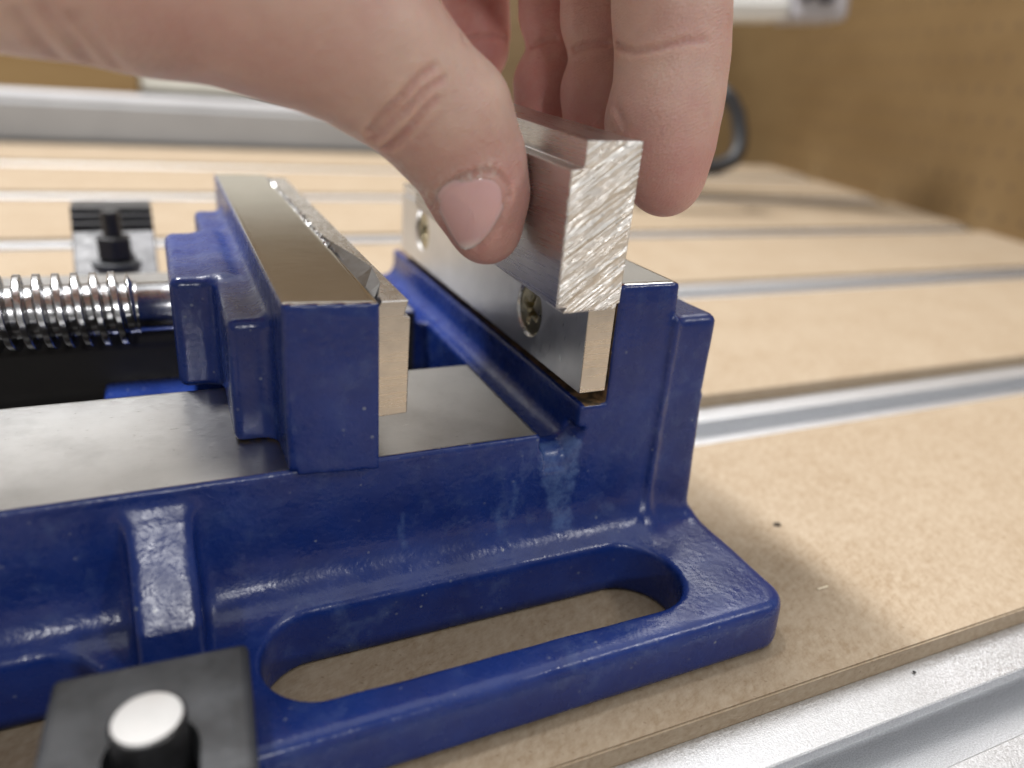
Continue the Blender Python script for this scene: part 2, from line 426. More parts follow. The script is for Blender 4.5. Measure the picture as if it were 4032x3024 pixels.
for i, (x, z) in enumerate([(66, 21), (82, 19)]):
    bm = bmesh.new(); cyl(bm, (x, -7, z), 7.5, 8, 6.5, axis='y', M=Mg@sl); finish(bm, 'knob', flat('knob_dark', (.03, .03, .04), .4), t, bevel=.8)
t = thing('hose', 'dark curved hose hanging down behind the index finger', 'hose', (0, 0, 0))
bm = bmesh.new()
pts = [np.array(p) for p in [(372, 428, 64), (383, 420, 55), (388, 414, 44), (389, 407, 28), (386, 402, 17), (380, 400, 8), (368, 402, 2), (350, 406, 0), (320, 412, -6), (300, 420, -30)]]
def tube(bm, pts, r, n=12):
    rings = []
    for i, p in enumerate(pts):
        d = pts[min(i+1, len(pts)-1)]-pts[max(i-1, 0)]; d = d/np.linalg.norm(d)
        u = np.cross(d, [0, 1, .2]); u /= np.linalg.norm(u); v = np.cross(d, u)
        rings.append([bm.verts.new(Vector(p+r*(math.cos(a)*u+math.sin(a)*v))) for a in np.linspace(0, 2*math.pi, n, endpoint=False)])
    for a, b in zip(rings, rings[1:]):
        for i in range(n): bm.faces.new((a[i], a[(i+1) % n], b[(i+1) % n], b[i]))
    bm.faces.new(rings[0][::-1]); bm.faces.new(rings[-1])
tube(bm, pts, 6.5); finish(bm, 'hose_body', flat('hose_black', (.014, .014, .016), .5), t, smooth=True)

# ------------------------------------------------------------------ vise
vise = thing('bench_vise', 'blue cast iron bench vise clamped to the slatted bed, jaws open', 'vise', (0, 0, ZG))
VO = Vector((0, 0, ZG))
def to_vise(o): o.location = -VO*S; o.parent = vise; return o
F = Field((-152, -34.5, -37.2), (44, 164.5, 31), 0.6); F.pad = 12
ZB = ZG+.05
def plate(x, y, z):                         # the flange plate, a 5 mm radius on its free corners, edge slightly drafted
    r = 6.0; cx, cy, ex, ey = -54.5, 64.7, 96.0, 97.1
    dr = (z-ZB)*0.05
    qx = np.abs(x-cx)-(ex-dr)+r; qy = np.abs(y-cy)-(ey-dr)+r
    d2 = np.sqrt(np.maximum(qx, 0)**2+np.maximum(qy, 0)**2)+np.minimum(np.maximum(qx, qy), 0)-r
    dz = np.maximum(z-(-25.1), ZB-z)
    return smax(d2+0*z, dz+0*d2, 2.6)
F.put(plate, (-152, -33, ZB), (42, 163, -25))
H_ = 28.75
# jaw side: lower block, column, rib; all blend into the flange
G2 = Field((-152, -34.5, -37.2), (44, 164.5, 31), 0.6)
G2.pad = 12
FB = fbox((-151, 0, ZB), (3, 129.4, 0), .35)
def b2(a0, a1, c0, c1, r, x, z):
    qx = np.abs(x-(a0+a1)/2)-(a1-a0)/2+r; qz = np.abs(z-(c0+c1)/2)-(c1-c0)/2+r
    return np.sqrt(np.maximum(qx, 0)**2+np.maximum(qz, 0)**2)+np.minimum(np.maximum(qx, qz), 0)-r
def fixed(x, y, z):
    d = smin(b2(-1, 37.4, -50, -3.4, .6, x, z), b2(7.9, 30, -50, 5.15, .7, x, z), 4.5)
    d = np.minimum(d, b2(13.6, 26.9, -50, H_, .55, x, z))
    return smax(d+0*y, np.abs(y-64.7)-64.7+0*x, .9)
G2.put(fixed, (-1, -1, ZB), (38, 131, 29))
def rib(x, y, z):
    fr = -0.7+0*z; sh = np.where(z < 4.6, .55, 0.0)
    d = fbox((20, -0.35, ZB), (37.3, 129.8, 21.7), 1.7)(x-sh-np.clip((2-z)*.05, 0, 2), y, z)
    return np.maximum(d, -(x-26.9)) if False else d
def rib_only(x, y, z): return smax(rib(x, y, z), (27.0-x)+0*y+0*z, .4)
G2.put(rib_only, (26, -2, ZB), (40, 131, 22.5), .3)
# foundry flash line down the joint of column and rib
G2.put(lambda x, y, z: np.sqrt((x-27.0)**2+(y+0.15+0*z)**2)+np.maximum(0, np.abs(z+1.5)-23)-.85, (26, -1, -25), (28, 1, 22), .7)
# bed rails with the open channel between them
def rails(x, y, z):
    return np.maximum(fbox((-151, 0, ZB), (0.0, 129.4, 0), .30)(x, y, z), -fbox((-160, 38.0, -30), (1.0, 78, 5), 1.2)(x, y, z))
G2.F = np.minimum(G2.F, 50)
G2.put(rails, (-152, 0, ZB), (1, 130, .5))
G2.put(fbox((-160, 38, -29), (3.0, 78, 5), 1.5), (-160, 38, -29), (4, 78, 5), .8, cut=True)
# the run-out trough beside the bed end, open at the front as a shallow chute
G2.F[:] = np.where((G2.ax[0][:, None, None] < 0) & (G2.ax[2][None, None, :] > -4.5), np.minimum(G2.F, rails(G2.ax[0][:, None, None], G2.ax[1][None, :, None], G2.ax[2][None, None, :])), G2.F)
# gusset on the side of the body
def gusset(x, y, z):
    b = fbox((-71.2, -16, ZB), (-61.6, 3, -3.5), .9)(x, y, z)
    pl = (-.86*(y+1.2)+.50*(z+5.2))+0*x
    return smax(b, pl, 1.2)
kk = np.interp(F.ax[0], [25, 37], [11.0, 4.5]).astype(np.float32)[:, None, None]
hh = np.maximum(kk-np.abs(F.F-G2.F), 0)/kk
F.F = np.maximum(np.minimum(F.F, G2.F)-hh*hh*kk*.25, (ZB-F.ax[2])[None, None, :])
F.pad = 0
F.put(gusset, (-72, -17, ZB), (-61, 3, -3), 2.2)
# slots
def slot(x0, x1, y0, y1):
    r = (y1-y0)/2; yc = (y0+y1)/2
    return lambda x, y, z: np.sqrt((x-np.clip(x, x0+r, x1-r))**2+(y-yc)**2)-r+0*z
F.put(slot(-54.3, 24.2, -25.0, -6.0), (-55, -26, -40), (25, -5, -20), 1.0, cut=True)
F.put(slot(-170, -75, -24.0, -4.2), (-170, -26, -40), (-73, -3, -20), 1.0, cut=True)
F.put(slot(-54.3, 24.2, 135.4, 154.4), (-55, 135, -40), (25, 155, -20), 1.0, cut=True)
F.put(slot(-170, -75, 135.4, 154.4), (-170, 135, -40), (-73, 155, -20), 1.0, cut=True)
# soft casting unevenness
nz = RNG.normal(size=(40, 40, 16)).astype(np.float32)
def lowf(x, y, z, sc=7.0):
    a = np.sin(x/sc+1.3*np.sin(y/sc*.8))+np.sin(y/sc*1.2+1.1*np.sin(z/sc*1.1+1))+np.sin(z/sc*1.3+x/sc*.5)
    return a/3
xx, yy, zz = F.ax[0][:, None, None], F.ax[1][None, :, None], F.ax[2][None, None, :]
mach = (zz > -1.2) & (xx < 0)
def lipround(x, y, z):
    zc = -3.3-5.0; cy = 5.0
    d = np.where((y < cy) & (z > zc), np.sqrt((y-cy)**2+(z-zc)**2)-5.0, -3.0)
    return d-np.maximum(0, 1.6-x)*2.6-np.maximum(0, x-5.6)*1.0
ix = (F.ax[0] > 0.5) & (F.ax[0] < 10.5); i0, i1 = np.where(ix)[0][[0, -1]]
F.F[i0:i1] = smax(F.F[i0:i1], np.where((zz < .5) & (yy < 5), lipround(xx[i0:i1], yy, zz), -9).astype(np.float32), 1.6)
F.F += np.where(mach | (zz > 26) | (zz < -35.2), 0, .16*lowf(xx, yy, zz)+.07*lowf(yy+9, xx, zz, 2.3)).astype(np.float32)
V, Q = F.surface()
me = mesh_from(V, Q, 'body')
fc = V[Q].mean(1); a = V[Q[:, 2]]-V[Q[:, 0]]; b = V[Q[:, 3]]-V[Q[:, 1]]; fn = np.cross(a, b); fn /= np.maximum(np.linalg.norm(fn, axis=1, keepdims=True), 1e-9)
mi = np.zeros(len(Q), np.int32)
jag = .12*np.sin(fc[:, 0]*2.1)+.1*np.sin(fc[:, 0]*5.3)
mi[(fc[:, 2] > -.25) & (fc[:, 0] < .4) & (fn[:, 2] > .88)] = 1
mi[(fc[:, 2] > H_-.3) & (fn[:, 2] > .88)] = 2
mi[(fc[:, 0] < -.5) & (fc[:, 1] > 37.4) & (fc[:, 1] < 78.6) & (fc[:, 2] < -.4)] = 3
mi[(fc[:, 0] > 9.2) & (fc[:, 0] < 13.9) & (fc[:, 2] > 4.4) & (fn[:, 1] > -.5)] = 4
me.polygons.foreach_set('material_index', mi)
vx, vy, vz = V[:, 0], V[:, 1], V[:, 2]
wob = .7*np.sin(vz*1.3+np.sin(vz*.6))+.35*np.sin(vz*3.1)
def sstep(a, b, t): t = np.clip((t-a)/(b-a), 0, 1); return t*t*(3-2*t)
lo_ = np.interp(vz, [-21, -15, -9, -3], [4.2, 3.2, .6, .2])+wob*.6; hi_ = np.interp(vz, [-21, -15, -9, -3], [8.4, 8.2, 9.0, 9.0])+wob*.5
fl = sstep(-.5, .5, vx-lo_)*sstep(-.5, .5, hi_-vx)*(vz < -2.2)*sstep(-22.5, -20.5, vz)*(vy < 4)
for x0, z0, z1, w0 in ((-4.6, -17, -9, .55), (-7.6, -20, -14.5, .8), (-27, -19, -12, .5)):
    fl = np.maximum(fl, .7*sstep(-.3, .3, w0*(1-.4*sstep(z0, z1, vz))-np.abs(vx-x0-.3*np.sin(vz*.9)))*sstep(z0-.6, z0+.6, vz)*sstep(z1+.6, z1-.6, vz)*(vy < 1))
at = me.attributes.new('pale_patch', 'FLOAT', 'POINT'); at.data.foreach_set('value', fl.astype(np.float32))   # paler patch and narrow streaks on the front paint
body = to_vise(link('body', me, [blue, bed_steel, jaw_steel, channel_shade, rust]))
del F, G2

# moving jaw
F = Field((-64, -4, -3), (-30, 133, 31.5), 0.5)
def mj(x, y, z):
    d = fbox((-46.5, -6, -0.9), (-31.9, 130.2, 28.75), .45)(x, y, z)
    return smax(d, -(y+1.3+.13*(x+39.2))+0*z, .5)
F.put(mj, (-47, -4, -1), (-31, 131, 29))
F.put(fbox((-53.6, 12.0, .05), (-40, 107.5, 22.4), 1.5), (-54, 11, 0), (-40, 108, 23), 3.2)
F.put(fbox((-61.4, 38.4, .05), (-50, 79.5, 22.6), 1.8), (-62, 38, 0), (-50, 80, 23), 3.4)
# underside must stay clear of the bed rails except the lip in front
def lipcut(x, y, z): return fbox((-70, -0.25, -5), (-20, 129.7, .06))(x, y, z)
F.put(lipcut, (-70, -.2, -5), (-20, 130, .1), 0, cut=True)
xx, yy, zz = F.ax[0][:, None, None], F.ax[1][None, :, None], F.ax[2][None, None, :]
F.F += np.where((zz > 27) | (zz < .8) | (xx > -33), 0, .13*lowf(xx, yy, zz, 5)+.08*lowf(yy, zz, xx, 2.2)).astype(np.float32)
V, Q = F.surface(); me = mesh_from(V, Q, 'moving_jaw')
fc = V[Q].mean(1); a = V[Q[:, 2]]-V[Q[:, 0]]; b = V[Q[:, 3]]-V[Q[:, 1]]; fn = np.cross(a, b); fn /= np.maximum(np.linalg.norm(fn, axis=1, keepdims=True), 1e-9)
mi = np.zeros(len(Q), np.int32)
mi[(fc[:, 2] > H_-.4) & (fn[:, 2] > .88)] = 1
mi[(fc[:, 1] > 5) & (fc[:, 2] < .45) & (fn[:, 2] < .55) & (np.sin(fc[:, 0]*3)+np.sin(fc[:, 0]*1.3+fc[:, 1]) > -.6)] = 2
me.polygons.foreach_set('material_index', mi)
mjo = to_vise(link('moving_jaw', me, [blue, jaw_steel, rust]))
del F
bm = bmesh.new(); box(bm, (-78, 60, -17), (-30, 79, -13.5)); k_ = finish(bm, 'guide_block', blue, None, bevel=1.2, seg=3); to_vise(k_)

# lead screw
def lead_screw():
    r0, r1, pit = 5.75, 8.0, 3.45
    n = 96; xs = np.arange(-152, -68.2, .16); bm = []
    th = np.linspace(0, 2*math.pi, n, endpoint=False)
    X, T = np.meshgrid(xs, th, indexing='ij')
    ph = np.mod(X/pit+T/(2*math.pi)+.529, 1.0)
    tri = np.abs(ph-.5)*2                    # 1 at root, 0 at crest
    prof = np.clip((.62-tri)/.26, 0, 1); prof = prof*prof*(3-2*prof)*.4+prof*.6
    fade = np.clip((-68.6-X)/1.5, 0, 1)
    rough = .04*np.sin(X*1.3+T*5)*np.sin(X*.7-T*9)
    R = r0+(r1-r0)*prof*fade+rough*(1-prof)
    Y = 64.7+R*np.sin(T); Z = 9.3+R*np.cos(T)
    V = np.stack([X, Y, Z], -1).reshape(-1, 3)
    # collar to the jaw
    rings = [(-68.2, 5.9), (-67.8, 5.55), (-61.0, 5.5)]
    extra = [np.stack([np.full(n, x), 64.7+r*np.sin(th), 9.3+r*np.cos(th)], -1) for x, r in rings]
    V = np.concatenate([V]+extra); m_ = len(xs)+len(rings)
    i, j = np.meshgrid(np.arange(m_-1), np.arange(n), indexing='ij'); j2 = (j+1) % n
    Q = np.stack([i*n+j, i*n+j2, (i+1)*n+j2, (i+1)*n+j], -1).reshape(-1, 4)
    return mesh_from(V, Q, 'lead_screw')
to_vise(link('lead_screw', lead_screw(), screw_steel))

# soft jaws
def jaw_mesh(prof, y0, y1, mats, name):
    bm = bmesh.new(); prism(bm, prof, y0, y1)
    bmesh.ops.recalc_face_normals(bm, faces=bm.faces)
    bmesh.ops.bevel(bm, geom=[e for e in bm.edges], offset=.14, segments=1, affect='EDGES')
    bm.normal_update()
    for f in bm.faces: f.material_index = 1 if abs(f.normal.y) > .7 else (2 if abs(f.normal.x) > .7 else 0)
    for v in bm.verts: v.co *= S
    me = bpy.data.meshes.new(name); bm.to_mesh(me); bm.free(); return me
left = [(-31.75, 8.3), (-26.75, 8.5), (-26.45, 25.5), (-27.5, 25.9), (-26.75, 28.4), (-31.75, 28.4)]
lj = to_vise(link('soft_jaw', jaw_mesh(left, -.6, 127, None, 'soft_jaw'), [alu, alu_end, alu_face]))
lj['label'] = 'aluminium soft jaw on the moving side with a chewed burr along its top'
right = [(7.45, 7.7), (13.2, 7.7), (13.2, 28.5), (7.5, 28.5), (8.3, 25.6), (7.5, 25.2)]
rj = to_vise(link('soft_jaw', jaw_mesh(right, .35, 118, None, 'soft_jaw'), [alu, alu_end, alu_face]))
rj['label'] = 'aluminium soft jaw on the fixed side held by two screws'
# countersinks in the fixed soft jaw
def boolean(o, cutter):
    md = o.modifiers.new('b', 'BOOLEAN'); md.operation = 'DIFFERENCE'; md.object = cutter; md.solver = 'EXACT'
    bpy.context.view_layer.update()
    dg = bpy.context.evaluated_depsgraph_get(); me = bpy.data.meshes.new_from_object(o.evaluated_get(dg))
    o.modifiers.clear(); o.data = me; bpy.data.objects.remove(cutter)
SCREWS = [(24.2, 17.1, 20), (97.3, 18.2, 50)]
bm = bmesh.new()
for y, z, r in SCREWS: cyl(bm, (9.35, y, z), 6.2, 4.4, 3.2, axis='x', n=56)
cut = finish(bm, 'cutter', None); to_vise(cut); boolean(rj, cut)
for y, z, r in SCREWS:
    bm = bmesh.new()
    n = 56; prof = [(0.0, -.62), (2.0, -.6), (4.4, -.38), (5.7, -.1), (6.0, .1), (6.05, .35), (3.5, 3.0)]
    # head: a disc with a cross recess sunk by a distance function
    R_, A_ = 26, 72
    rr = np.linspace(0.05, 5.6, R_); aa = np.linspace(0, 2*math.pi, A_, endpoint=False)
    RR, AA = np.meshgrid(rr, aa, indexing='ij'); py = RR*np.cos(AA); pz = RR*np.sin(AA)
    c_, s_ = math.cos(math.radians(r)), math.sin(math.radians(r)); qy = py*c_+pz*s_; qz = -py*s_+pz*c_
    arm = np.minimum(np.maximum(np.abs(qy)-3.5, np.abs(qz)-.75), np.maximum(np.abs(qz)-3.5, np.abs(qy)-.75))
    arm = np.minimum(arm, np.hypot(qy, qz)-1.5)
    sink = np.clip(-arm/.5+.2, 0, 1)*np.clip((4.0-RR)/1.2, 0, 1)*2.8
    dome = -.25*np.cos(np.clip(RR/6.0, 0, 1)*math.pi/2)
    px = 7.45+.6+dome+sink
    V = np.stack([px, y+py, z+pz], -1).reshape(-1, 3)
    V = np.concatenate([V, np.stack([np.full(A_, 8.3), y+5.75*np.cos(aa), z+5.75*np.sin(aa)], -1), np.stack([np.full(A_, 10.6), y+3.6*np.cos(aa), z+3.6*np.sin(aa)], -1)])
    i, j = np.meshgrid(np.arange(R_+1), np.arange(A_), indexing='ij'); j2 = (j+1) % A_
    Qd = np.stack([i*A_+j, (i+1)*A_+j, (i+1)*A_+j2, i*A_+j2], -1).reshape(-1, 4)
    sc = link('screw', mesh_from(V, Qd, 'screw'), zinc); sc.parent = rj
lip = bmesh.new(); box(lip, (5, -3, 25.4), (8.35, 78, 31)); cut = finish(lip, 'cutter', None); to_vise(cut); boolean(rj, cut)
# the sloping groove milled along the inner top edge of the moving soft jaw
bm = bmesh.new(); rows = []
for y, w_, d_ in ((-2, .5, .9), (3, 1.0, 1.3), (10, 3.2, 2.6), (20, 4.4, 3.0), (30, 3.2, 2.3), (40, 1.6, 1.3), (50, .4, .4)):
    rows.append([bm.verts.new(p) for p in ((-33, y, 30), (-33, y, 28.4-d_-.35), (-31.75, y, 28.4-d_), (-31.75+w_, y, 28.45), (-31.75+w_, y, 30))])
for a_, b_ in zip(rows, rows[1:]):
    for i in range(5): bm.faces.new((a_[i], a_[(i+1) % 5], b_[(i+1) % 5], b_[i]))
bm.faces.new(rows[0][::-1]); bm.faces.new(rows[-1])
for f in bm.faces: f.material_index = 3
lj.data.materials.append(steel('groove_dark_reflection', (.26, .26, .27), .22, (900, 400, 400), amt=.15))  # the facet's dark reflection is put into a darker metal colour
cut = finish(bm, 'cutter', None); to_vise(cut); boolean(lj, cut)
# burr along the seam of the moving soft jaw
bm = bmesh.new(); prev = None
for i in range(150):
    y = 36+i*.6; t_ = .3+i/149
    x = -31.9+.35*math.sin(i*.9)+random.uniform(-.25, .25); wv = random.uniform(.15, .5)*(1.1 if t_ > .25 else .4)
    hz = 28.5+random.uniform(0, .4)*(1.2 if t_ > .25 else .6)
    a_ = bm.verts.new((x-wv, y, 28.5)); b_ = bm.verts.new((x+random.uniform(-.2, .2), y+random.uniform(-.3, .3), hz+.15)); c_ = bm.verts.new((x+wv*.8, y, 28.38))
    d_ = bm.verts.new((x, y, 28.0))
    cur = (a_, b_, c_, d_)
    if prev:
        for p_ in range(4): bm.faces.new((prev[p_], prev[(p_+1) % 4], cur[(p_+1) % 4], cur[p_]))
    prev = cur
br = finish(bm, 'burr', steel('bright_burr', (.6, .6, .6), .3, (900, 900, 900), amt=.5)); br.parent = lj

# ------------------------------------------------------------------ the block in the hand
Rb = np.array([[0.999, -0.029, -0.02], [0.028, 0.998, -0.052], [0.022, 0.052, 0.998]]); tb = np.array([-4.30, -8.629, 28.059])
blk = thing('aluminium_block', 'aluminium bar with a rough sawn end, pinched between thumb and index finger', 'metal block')
Mb = Matrix(((*Rb[0], tb[0]), (*Rb[1], tb[1]), (*Rb[2], tb[2]), (0, 0, 0, 1)))
pr_ = [(0, 0), (1.95, 0), (1.25, -1.0), (11.5, -1.0), (11.7, -.1), (12.2, 0), (12.2, 26.4), (2.35, 26.4), (2.3, 22.3), (0, 22.1)]
bm = bmesh.new(); prism(bm, pr_, 0.25, 70)
bmesh.ops.recalc_face_normals(bm, faces=bm.faces); bm.normal_update()
bmesh.ops.bevel(bm, geom=[e for e in bm.edges], offset=.12, segments=1, affect='EDGES'); bm.normal_update()
for f in bm.faces: f.material_index = 1 if f.normal.z > .7 else 0
for v in bm.verts: v.co = (Mb@v.co)*S
me = bpy.data.meshes.new('bar'); bm.to_mesh(me); bm.free()
alu_blk = steel('drawn_aluminium', (.66, .645, .64), .28, (90, 70, 2600), amt=.07, stain=(.5, .49, .49))
alu_top = steel('scored_aluminium', (.62, .60, .59), .3, (1500, 60, 300), amt=.3)
link('bar', me, [alu_blk, alu_top], blk)
# sawn end as its own uneven skin, 0.25 mm deep in the block's long axis
def inside_poly(px, pz, poly):
    r = np.zeros(px.shape, bool); n = len(poly); j = n-1
    for i in range(n):
        xi, zi = poly[i]; xj, zj = poly[j]
        c_ = ((zi > pz) != (zj > pz)) & (px < (xj-xi)*(pz-zi)/((zj-zi) if zj != zi else 1e-9)+xi)
        r ^= c_; j = i
    return r
bm = bmesh.new(); vs = [bm.verts.new((a, 0, b)) for a, b in pr_]; f0 = bm.faces.new(vs)
for ax, lo, hi in ((0, 0, 12.2), (2, -1, 26.4)):
    for c in np.arange(lo+.4, hi, .4):
        co_ = [0, 0, 0]; co_[ax] = c; no = [0, 0, 0]; no[ax] = 1
        bmesh.ops.bisect_plane(bm, geom=bm.verts[:]+bm.edges[:]+bm.faces[:], plane_co=co_, plane_no=no)
for v in bm.verts:
    x, z = v.co.x, v.co.z
    s_ = x*math.sin(math.radians(37))-z*math.cos(math.radians(37)); q_ = x*math.cos(math.radians(37))+z*math.sin(math.radians(37))
    g = math.sin(s_*2.3+.6*math.sin(q_*.5)+1.3*math.sin(s_*.7))*.5+.5*math.sin(s_*5.1+1.2*math.sin(q_*.9))
    g *= .5+.5*math.sin(q_*.8+s_*.35)
    v.co.y = .03-.05*g
ring = [e for e in bm.edges if len(e.link_faces) == 1]
ex = bmesh.ops.extrude_edge_only(bm, edges=ring)
for v in [g for g in ex['geom'] if isinstance(g, bmesh.types.BMVert)]: v.co.y = .4
for v in bm.verts: v.co = Mb@v.co
finish(bm, 'sawn_end', sawn, blk, smooth=True)

# ------------------------------------------------------------------ hand
hand = thing('person', 'bare left hand reaching in from the upper left, thumb and fingers pinching the metal bar', 'person', bd(0, -150, 92))
HO = Vector(bd(0, -150, 92))
F = Field((-150, -32, 24), (42, 102, 138), 0.5)
def chain(pts, k, grp=None):
    T = F if grp is None else grp
    for (a, ra), (b, rb) in zip(pts, pts[1:]): put_cone(T, a, b, ra*HK, rb*HK, k)
HK = 0.957                                  # the whole hand scaled about the eye so that it meets the bar
def P(u, v, d): return bd(u, v, d*HK)
thumb = [(P(1050, 494, 129), 6.2), (P(1036, 425, 127.5), 8.3), (P(1012, 345, 125.5), 9.3), (P(962, 258, 121.5), 10.9), (P(880, 180, 117), 10.6), (P(790, 100, 113), 11.7), (P(600, -22, 106), 14.2), (P(300, -118, 98), 15.0), (P(0, -198, 91), 15.6), (P(-350, -285, 85), 18)]
index = [(P(1438, 394, 138.5), 6.3), (P(1432, 345, 138), 8.6), (P(1430, 262, 137), 10.0), (P(1446, 190, 136), 9.6), (P(1452, 110, 135.5), 9.9), (P(1450, 20, 134), 10.2), (P(1440, -230, 130), 10.8)]
middle = [(P(1288, 350, 158), 6.2), (P(1300, 300, 157.5), 8.0), (P(1312, 200, 157), 9.4), (P(1334, 112, 156), 9.0), (P(1318, 40, 154), 9.8), (P(1308, -160, 150), 10.2)]
ring_ = [(P(1172, 315, 174), 5.6), (P(1180, 260, 173.5), 7.4), (P(1196, 185, 173), 8.9), (P(1230, 100, 171), 8.5), (P(1212, 30, 170), 9.2), (P(1200, -150, 166), 9.6)]
little = [(P(1026, 150, 183), 5.8), (P(1030, 110, 183), 7.2), (P(1029, 60, 182), 7.8), (P(1026, 0, 181), 7.8), (P(1010, -150, 176), 8.4)]
MCP = [CC+(np.array(p, float)-CC)*HK for p in ((-8, 18, 122), (-11, 40, 124), (-16, 62, 121), (-24, 80, 114))]
WR = CC+(np.array([-112, 34, 92.])-CC)*HK
def finger(pts, knuckle, kr, kin, kout):
    g = Field.__new__(Field); g.pad = 0; g.h = F.h; g.lo = F.lo; g.n = F.n; g.ax = F.ax; g.F = np.full(F.n, 50., np.float32)
    chain(pts, kin, g)
    if knuckle is not None: put_cone(g, pts[-1][0], knuckle, pts[-1][1], kr, 4)
    F.F = smin(F.F, g.F, kout)
finger(thumb[:6], None, 0, 2.5, 0)
chain(thumb[5:], 5)
for pts, kn in ((index, MCP[0]), (middle, MCP[1]), (ring_, MCP[2]), (little, MCP[3])): finger(pts, kn, 11.5, 2.6, .9)
# palm: metacarpals, thenar web and wrist
G = Field.__new__(Field); G.pad = 0; G.h = F.h; G.lo = F.lo; G.n = F.n; G.ax = F.ax; G.F = np.full(F.n, 50., np.float32)
for q, kn in enumerate(MCP): put_cone(G, kn, WR+np.array([0, q*7-8, 0]), 12.5, 16, 10)
put_cone(G, P(300, -125, 99), MCP[0]+np.array([-22, 4, -6]), 12, 10, 10)
put_cone(G, P(600, -40, 107), MCP[0]+np.array([-12, 2, -4]), 8, 9, 10)
put_cone(G, WR, WR+np.array([-60, -8, 10]), 22, 25, 8)
F.F = smin(F.F, G.F, 6)
# flatten the pads where they press on the bar
Rbi = Rb.T
def bar_d(x, y, z):
    dx, dy, dz = x-tb[0], y-tb[1], z-tb[2]
    l = [Rb[0, i]*dx+Rb[1, i]*dy+Rb[2, i]*dz for i in range(3)]
    q = [np.maximum(l[0]-12.25, -.05-l[0]), np.maximum(l[1]-70, -l[1]), np.maximum(l[2]-26.5, -1-l[2])]
    return np.maximum(np.maximum(q[0], q[1]), q[2])
F.put(bar_d, (-7, -12, 24), (13, 66, 62), .6, cut=True)
def hit(u, v, d0=80, d1=215):
    d = np.arange(d0, d1, .25); f = F.sample(np.stack([bd(u, v, t) for t in d]))
    i = np.argmax(f < 0)
    return bd(u, v, d[i]) if f[i] < 0 else None
def carve(poly, depth, width, raise_=0.0, fade=1.0):
    """sink a wrinkle along points found on the surface itself; fade: depth left at the far end"""
    pts = []
    for (u0, v0), (u1, v1) in zip(poly, poly[1:]):
        for t in np.linspace(0, 1, 6, endpoint=False):
            h = hit(u0+(u1-u0)*t, v0+(v1-v0)*t)
            if h is not None: pts.append(h)
    if len(pts) < 2: return None
    pts = np.array(pts); lo, hi = pts.min(0)-4*width, pts.max(0)+4*width
    sl, x, y, z = F.region(lo, hi, 0)
    g = np.zeros((x.size, y.size, z.size), np.float32); r = g.copy(); w2 = width*width
    for i, (p, q) in enumerate(zip(pts, pts[1:])):
        if np.linalg.norm(q-p) > 6: continue
        ba = q-p; L2 = max(ba@ba, 1e-6); k = 1+(fade-1)*i/len(pts)
        t = np.clip(((x-p[0])*ba[0]+(y-p[1])*ba[1]+(z-p[2])*ba[2])/L2, 0, 1)
        d2 = (x-p[0]-t*ba[0])**2+(y-p[1]-t*ba[1])**2+(z-p[2]-t*ba[2])**2
        g = np.maximum(g, k*np.exp(-d2/w2)); r = np.maximum(r, k*np.exp(-d2/w2/7))
    F.F[sl] += depth*g-raise_*np.maximum(r-g, 0)
    return pts
crease_pts = []
for poly, dp, wd, rs, fd in [
    ([(800, 284), (820, 258), (839, 238), (871, 204), (905, 168), (945, 140)], 1.7, .65, .7, .25),
    ([(803, 303), (826, 283), (847, 262), (887, 226), (925, 190), (965, 165)], 1.5, .62, .6, .25),
    ([(836, 322), (858, 303), (883, 278), (919, 234), (950, 205)], 1.35, .62, .6, .2),
    ([(858, 250), (885, 222), (915, 190)], .3, .5, .1, .2),
    ([(905, 300), (930, 268), (960, 240)], .22, .7, .1, .2),
    ([(702, 92), (709, 66), (716, 30)], .16, .5, 0, 1), ([(640, 130), (665, 90), (690, 40)], .12, .8, 0, 1),
    ([(1334, 96), (1350, 107), (1372, 112), (1410, 106), (1450, 96), (1490, 89), (1530, 87)], 1.3, .6, .45, .35),
    ([(1240, 108), (1262, 100), (1290, 94), (1320, 92)], 1.1, .6, .35, .8),
    ([(1150, 98), (1175, 88), (1205, 84)], 1.1, .6, .35, .8),
    ([(1000, 86), (1030, 80), (1066, 78), (1098, 84)], .7, .6, .25, 1),
    ([(1330, 232), (1345, 262), (1352, 280)], .35, .9, .2, .4),
    ([(100, 20), (150, 80), (205, 140)], .5, 1.0, .2, 1), ([(40, 30), (85, 85), (130, 130)], .5, 1.0, .2, 1), ([(165, 40), (220, 105), (265, 152)], .4, 1.0, .2, 1),
    ([(930, 445), (945, 420), (965, 398), (1000, 380), (1046, 368), (1078, 377), (1097, 405), (1099, 425)], .7, .5, .45, 1),
    ([(1098, 425), (1090, 452), (1076, 484), (1050, 515), (1026, 540)], .7, .5, .15, 1),
]:
    p = carve(poly, dp, wd, rs, fd)
    if p is not None: crease_pts.append((p, dp))
V, Q = F.surface()
tips = np.array([thumb[0][0], index[0][0], middle[0][0], ring_[0][0], little[0][0]])
bl = np.zeros(len(V))
for p, r in zip(tips, (17, 18, 18, 17, 16)): bl = np.maximum(bl, .9*np.exp(-((np.linalg.norm(V-p, axis=1)/r)**2)))
for p in (index[4][0], middle[3][0], ring_[3][0], P(690, 30, 104), P(450, 60, 92)): bl = np.maximum(bl, .5*np.exp(-((np.linalg.norm(V-p, axis=1)/13)**2)))
for p, dp in crease_pts:
    lo, hi = p.min(0)-4, p.max(0)+4; mk = np.where(((V > lo) & (V < hi)).all(1))[0]
    if len(mk):
        dd = np.min(((V[mk][:, None, :]-p[None, ::2, :])**2).sum(-1), axis=1)
        bl[mk] = np.maximum(bl[mk], min(.75, .25+dp*.35)*np.exp(-dd/.7))
